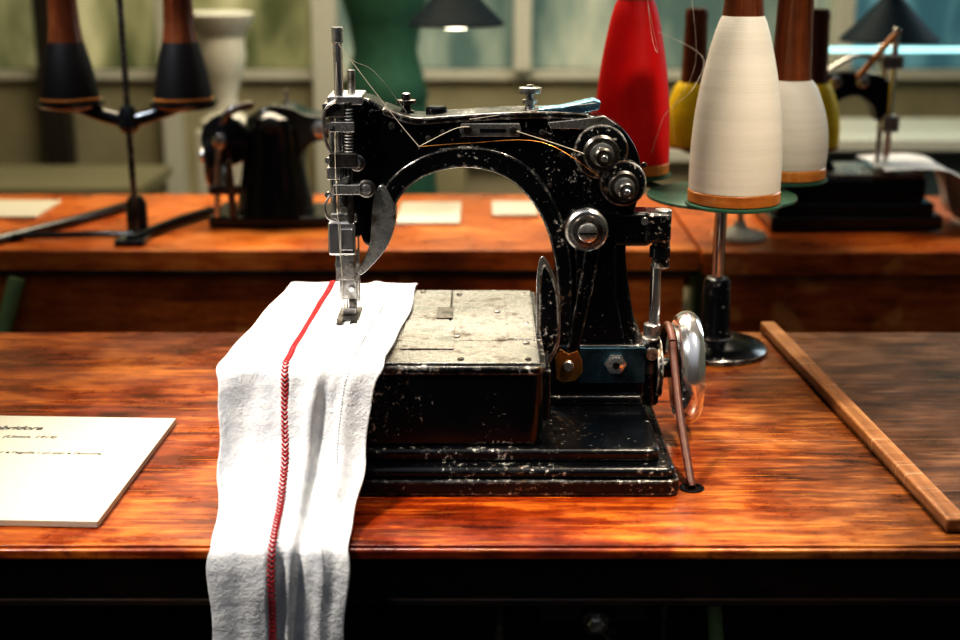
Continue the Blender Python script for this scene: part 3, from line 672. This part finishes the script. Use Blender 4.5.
# ================================================================ PENDANT LAMPS
SHADE = plain('teal_lamp_enamel', (.004, .014, .022), .6, .0, 0, 40, spec=.12)
SHIN = plain('lamp_inner_white', (.8, .78, .7), .6)
BULB = plain('bulb_glow', (1, .95, .85), .5, emis=(1, .9, .7), es=8)
for X_, Y_, Z_ in ((-.053, 3.0, .370), (.903, 3.0, .336)):
    g_ = group('pendant_lamp', (X_, Y_, Z_))
    lathe('shade', [(.106, 0), (.108, .002), (.088, .022), (.064, .046), (.038, .075), (.024, .09), (.018, .11), (.012, .118), (.004, .12)], (X_, Y_, Z_), SHADE, g_, segs=64)
    lathe('shade_inner', [(.103, -.0015), (.08, .002), (.01, .003)], (X_, Y_, Z_), SHIN, g_, segs=64)
    lathe('bulb', [(.002, -.010), (.025, -.008), (.035, 0), (.015, .002)], (X_, Y_, Z_), BULB, g_)
    cyl('cord', (X_, Y_, Z_ + .11), (X_, Y_, 2.2), .003, BLACKS, g_)

# ================================================================ BACKGROUND FIGURES
df = group('dress_form', (-.32, 4.3, 0))
GCL = plain('green_dress_cloth', (.035, .12, .08), .7, 0, .3, 30)
x_, y_ = -.30, 4.3
lathe('torso', [(.13, 0), (.135, .02), (.12, .08), (.10, .16), (.115, .26), (.14, .34), (.135, .42), (.10, .47), (.045, .50), (.04, .56), (.0, .57)], (x_, y_, .05), GCL, df)
lathe('skirt', [(.16, -.25), (.15, -.1), (.125, .06)], (x_, y_, 0), GCL, df)
cyl('pole', (x_, y_, -.75), (x_, y_, .06), .015, BLACKS, df)
lathe('foot', [(.17, -.7495), (.17, -.735), (.03, -.72)], (x_, y_, 0), BLACKS, df)
PLAS = plain('white_plaster', (.65, .64, .56), .6)
wf = group('plaster_pedestal_vase', (-.80, 4.2, 0))
lathe('vase', [(.07, -.02), (.08, 0), (.045, .03), (.04, .08), (.06, .14), (.075, .20), (.07, .26), (.10, .31), (.105, .33), (.09, .335)], (-.80, 4.2, 0), PLAS, wf)
box('plinth', -.88, -.72, 4.12, 4.28, -.75, -.0205, PLAS, wf, .004)

# ================================================================ ROOM
WALL = plain('wall_beige_paint', (.42, .38, .25), .8, 0, .05, 8, .1)
WALLC = plain('wall_greyteal_paint', (.22, .27, .24), .8, 0, .05, 5, .15)
FLOOR = plain('floor_terrazzo', (.07, .06, .045), .4, 0, 0, 40, .3)
FRAME = plain('window_frame_white', (.70, .68, .58), .5)
DFRAME = plain('dark_window_frame', (.05, .04, .03), .5)
def room(name, *a): return box(name, *a, None, 0)
room('floor', -3, 3, -1.5, 5.7, -.85, -.75, FLOOR)
room('ceiling', -3, 3, 1.5, 5.7, 2.2, 2.3, FRAME)
room('wall_left', -3.1, -3, -1.5, 5.7, -.75, 2.2, WALL)
room('wall_right', 3, 3.1, -1.5, 5.7, -.75, 2.2, WALLC)
room('wall_back', -3, 3, 5.5, 5.6, -.75, .02, WALL)
room('wall_back_upper', -3, 3, 5.5, 5.6, 1.7, 2.2, WALL)
room('trim_1', -3, 3, 5.46, 5.5, .0, .04, FRAME)
room('baseboard_back', -3, 3, 5.48, 5.5, -.75, -.62, FRAME)
xs = [-3, -1.72, -1.25, -.62, .17, 1.45, 2.2, 3]
for i, x in enumerate(xs):
    w_ = .05 if i in (1, 3) else .035
    box('trim_%d' % (i + 2), x - w_, x + w_, 5.40, 5.6, -.74 if i in (1, 2, 3) else .04, 1.7, DFRAME if i in (1,) else FRAME, None, .004)
GLS = []
for k, (c1, c2, c3) in enumerate([((.10, .11, .05), (.28, .27, .14), (.5, .46, .27)), ((.10, .15, .13), (.25, .29, .23), (.42, .42, .32)), ((.06, .15, .18), (.15, .30, .33), (.3, .5, .5))]):
    GL, nt, b = nm('painted_glow_glass_%d' % k)
    v = coords(nt, (2.5, 1, .8)); n = N(nt, 'ShaderNodeTexNoise', Scale=1.6, Detail=4.0); nt.links.new(v, n.inputs['Vector'])
    r = ramp(nt, [(.38, c1), (.5, c2), (.62, c3)]); nt.links.new(n.outputs[0], r.inputs[0]); nt.links.new(r.outputs[0], b.inputs['Base Color'])
    nt.links.new(r.outputs[0], b.inputs['Emission Color']); b.inputs['Emission Strength'].default_value = .4  # window brightness painted into the panes as mottled colour and a glow
    b.inputs['Roughness'].default_value = .35
    GLS.append(GL)
for i, (a, c) in enumerate(zip(xs, xs[1:])):
    box('window_%d' % (i + 1), a + .036, c - .036, 5.53, 5.55, .0405, 1.7, GLS[(0, 0, 0, 1, 1, 2, 2)[i]], None, 0)
dc = group('display_cabinet', (1.5, 4.6, 0))
DKC = plain('cabinet_grey', (.1, .13, .13), .5)
box('body', 1.05, 2.3, 4.4, 4.85, -.7495, -.12, DKC, dc, .01)
box('shelf', 1.0, 2.35, 4.35, 4.9, -.12, -.08, FRAME, dc, .004)
for x in (1.04, 2.3):
    box('frame_post', x, x + .03, 4.37, 4.40, -.08, .6, FRAME, dc, .002)
CY = plain('cyan_light_strip', (.5, .9, .95), .5, emis=(.5, .95, 1), es=1.2)
box('light_strip', 1.07, 2.3, 4.375, 4.395, .20, .212, CY, dc, .001)
wb = group('display_bench', (.3, 4.9, 0))
BN = plain('bench_cream', (.5, .45, .32), .6)
box('top', -.1, .95, 4.75, 5.1, -.22, -.17, FRAME, wb, .004)
box('body', -.05, .9, 4.8, 5.05, -.7495, -.22, BN, wb, .004)
lb = group('storage_bench', (-1.6, 4.6, 0))
box('body', -2.2, -1.2, 4.5, 4.9, -.7495, -.30, plain('bench_olive', (.16, .15, .08), .5), lb, .008)
box('top', -2.25, -1.15, 4.46, 4.94, -.30, -.26, plain('bench_top', (.3, .28, .18), .5), lb, .004)

# ================================================================ LIGHTS
def area(name, loc, tgt, size, e, col, sy=None):
    d = bpy.data.lights.new(name, 'AREA'); d.energy = e; d.color = col; d.size = size
    if sy: d.shape = 'RECTANGLE'; d.size_y = sy
    o = bpy.data.objects.new(name, d); C.objects.link(o); ROOTS.append(o)
    o.location = loc; o.rotation_euler = (Vector(tgt) - Vector(loc)).to_track_quat('-Z', 'Y').to_euler()
def spot(name, loc, tgt, e, col, ang, blend=.8, rad=.05):
    d = bpy.data.lights.new(name, 'SPOT'); d.energy = e; d.color = col; d.spot_size = math.radians(ang); d.spot_blend = blend; d.shadow_soft_size = rad
    o = bpy.data.objects.new(name, d); C.objects.link(o); ROOTS.append(o)
    o.location = loc; o.rotation_euler = (Vector(tgt) - Vector(loc)).to_track_quat('-Z', 'Y').to_euler()
spot('key_spot', (-.95, .95, 1.35), (-.12, 1.34, .02), 122, (1, .93, .84), 42, 1, .09)
spot('table_spot', (.6, 1.1, 1.6), (.22, 1.40, 0), 110, (1, .86, .66), 34, 1, .08)
spot('arm_spot', (-.1, 2.3, 1.7), (.06, 1.5, .2), 100, (1, .95, .88), 40, 1, .1)
spot('cone_spot', (.75, 1.0, 1.3), (.33, 1.75, .33), 42, (1, .93, .82), 26, 1, .05)
spot('rear_machine_added_fill', (-1.1, 2.1, 1.2), (-.45, 2.65, .12), 75, (.85, .92, 1), 34, 1, .12)  # fill added to brighten the rear left machine and give it highlights
area('rear_table_light', (-.2, 3.2, 1.7), (0, 2.7, 0), 1.2, 32, (1, .84, .6))
area('room_light', (0, 4.3, 2.1), (0, 4.9, -.5), 2.2, 42, (1, .93, .78))
area('window_glow', (2.4, 3.6, 1.2), (.8, 2.2, 0), 1.0, 14, (.75, .9, 1))
w = bpy.data.worlds.new('world'); bpy.context.scene.world = w; w.use_nodes = True
nt = w.node_tree; bgn = nt.nodes['Background']
tc = nt.nodes.new('ShaderNodeTexCoord'); sp = nt.nodes.new('ShaderNodeSeparateXYZ'); nt.links.new(tc.outputs['Generated'], sp.inputs[0])
r = ramp(nt, [(0, (.02, .02, .022)), (.25, (.05, .055, .06)), (.7, (.55, .6, .68)), (1, (.8, .85, .95))]); nt.links.new(sp.outputs[2], r.inputs[0])
nt.links.new(r.outputs[0], bgn.inputs[0]); bgn.inputs[1].default_value = .45

# ================================================================ CAMERA
cam = bpy.data.cameras.new('camera'); cam.lens = 50; cam.sensor_width = 36
co = bpy.data.objects.new('camera', cam); C.objects.link(co); ROOTS.append(co)
co.location = (0, 0, .554); co.rotation_euler = (math.radians(90 - 16), 0, 0)
cam.dof.use_dof = True; cam.dof.focus_distance = 1.46; cam.dof.aperture_fstop = 3.4
bpy.context.scene.camera = co
vs = bpy.context.scene.view_settings
vs.view_transform = 'Standard'
try: vs.look = 'High Contrast'
except Exception as e: print('look', e)
vs.exposure = 0.2

for o in ROOTS: o.location.z += .75
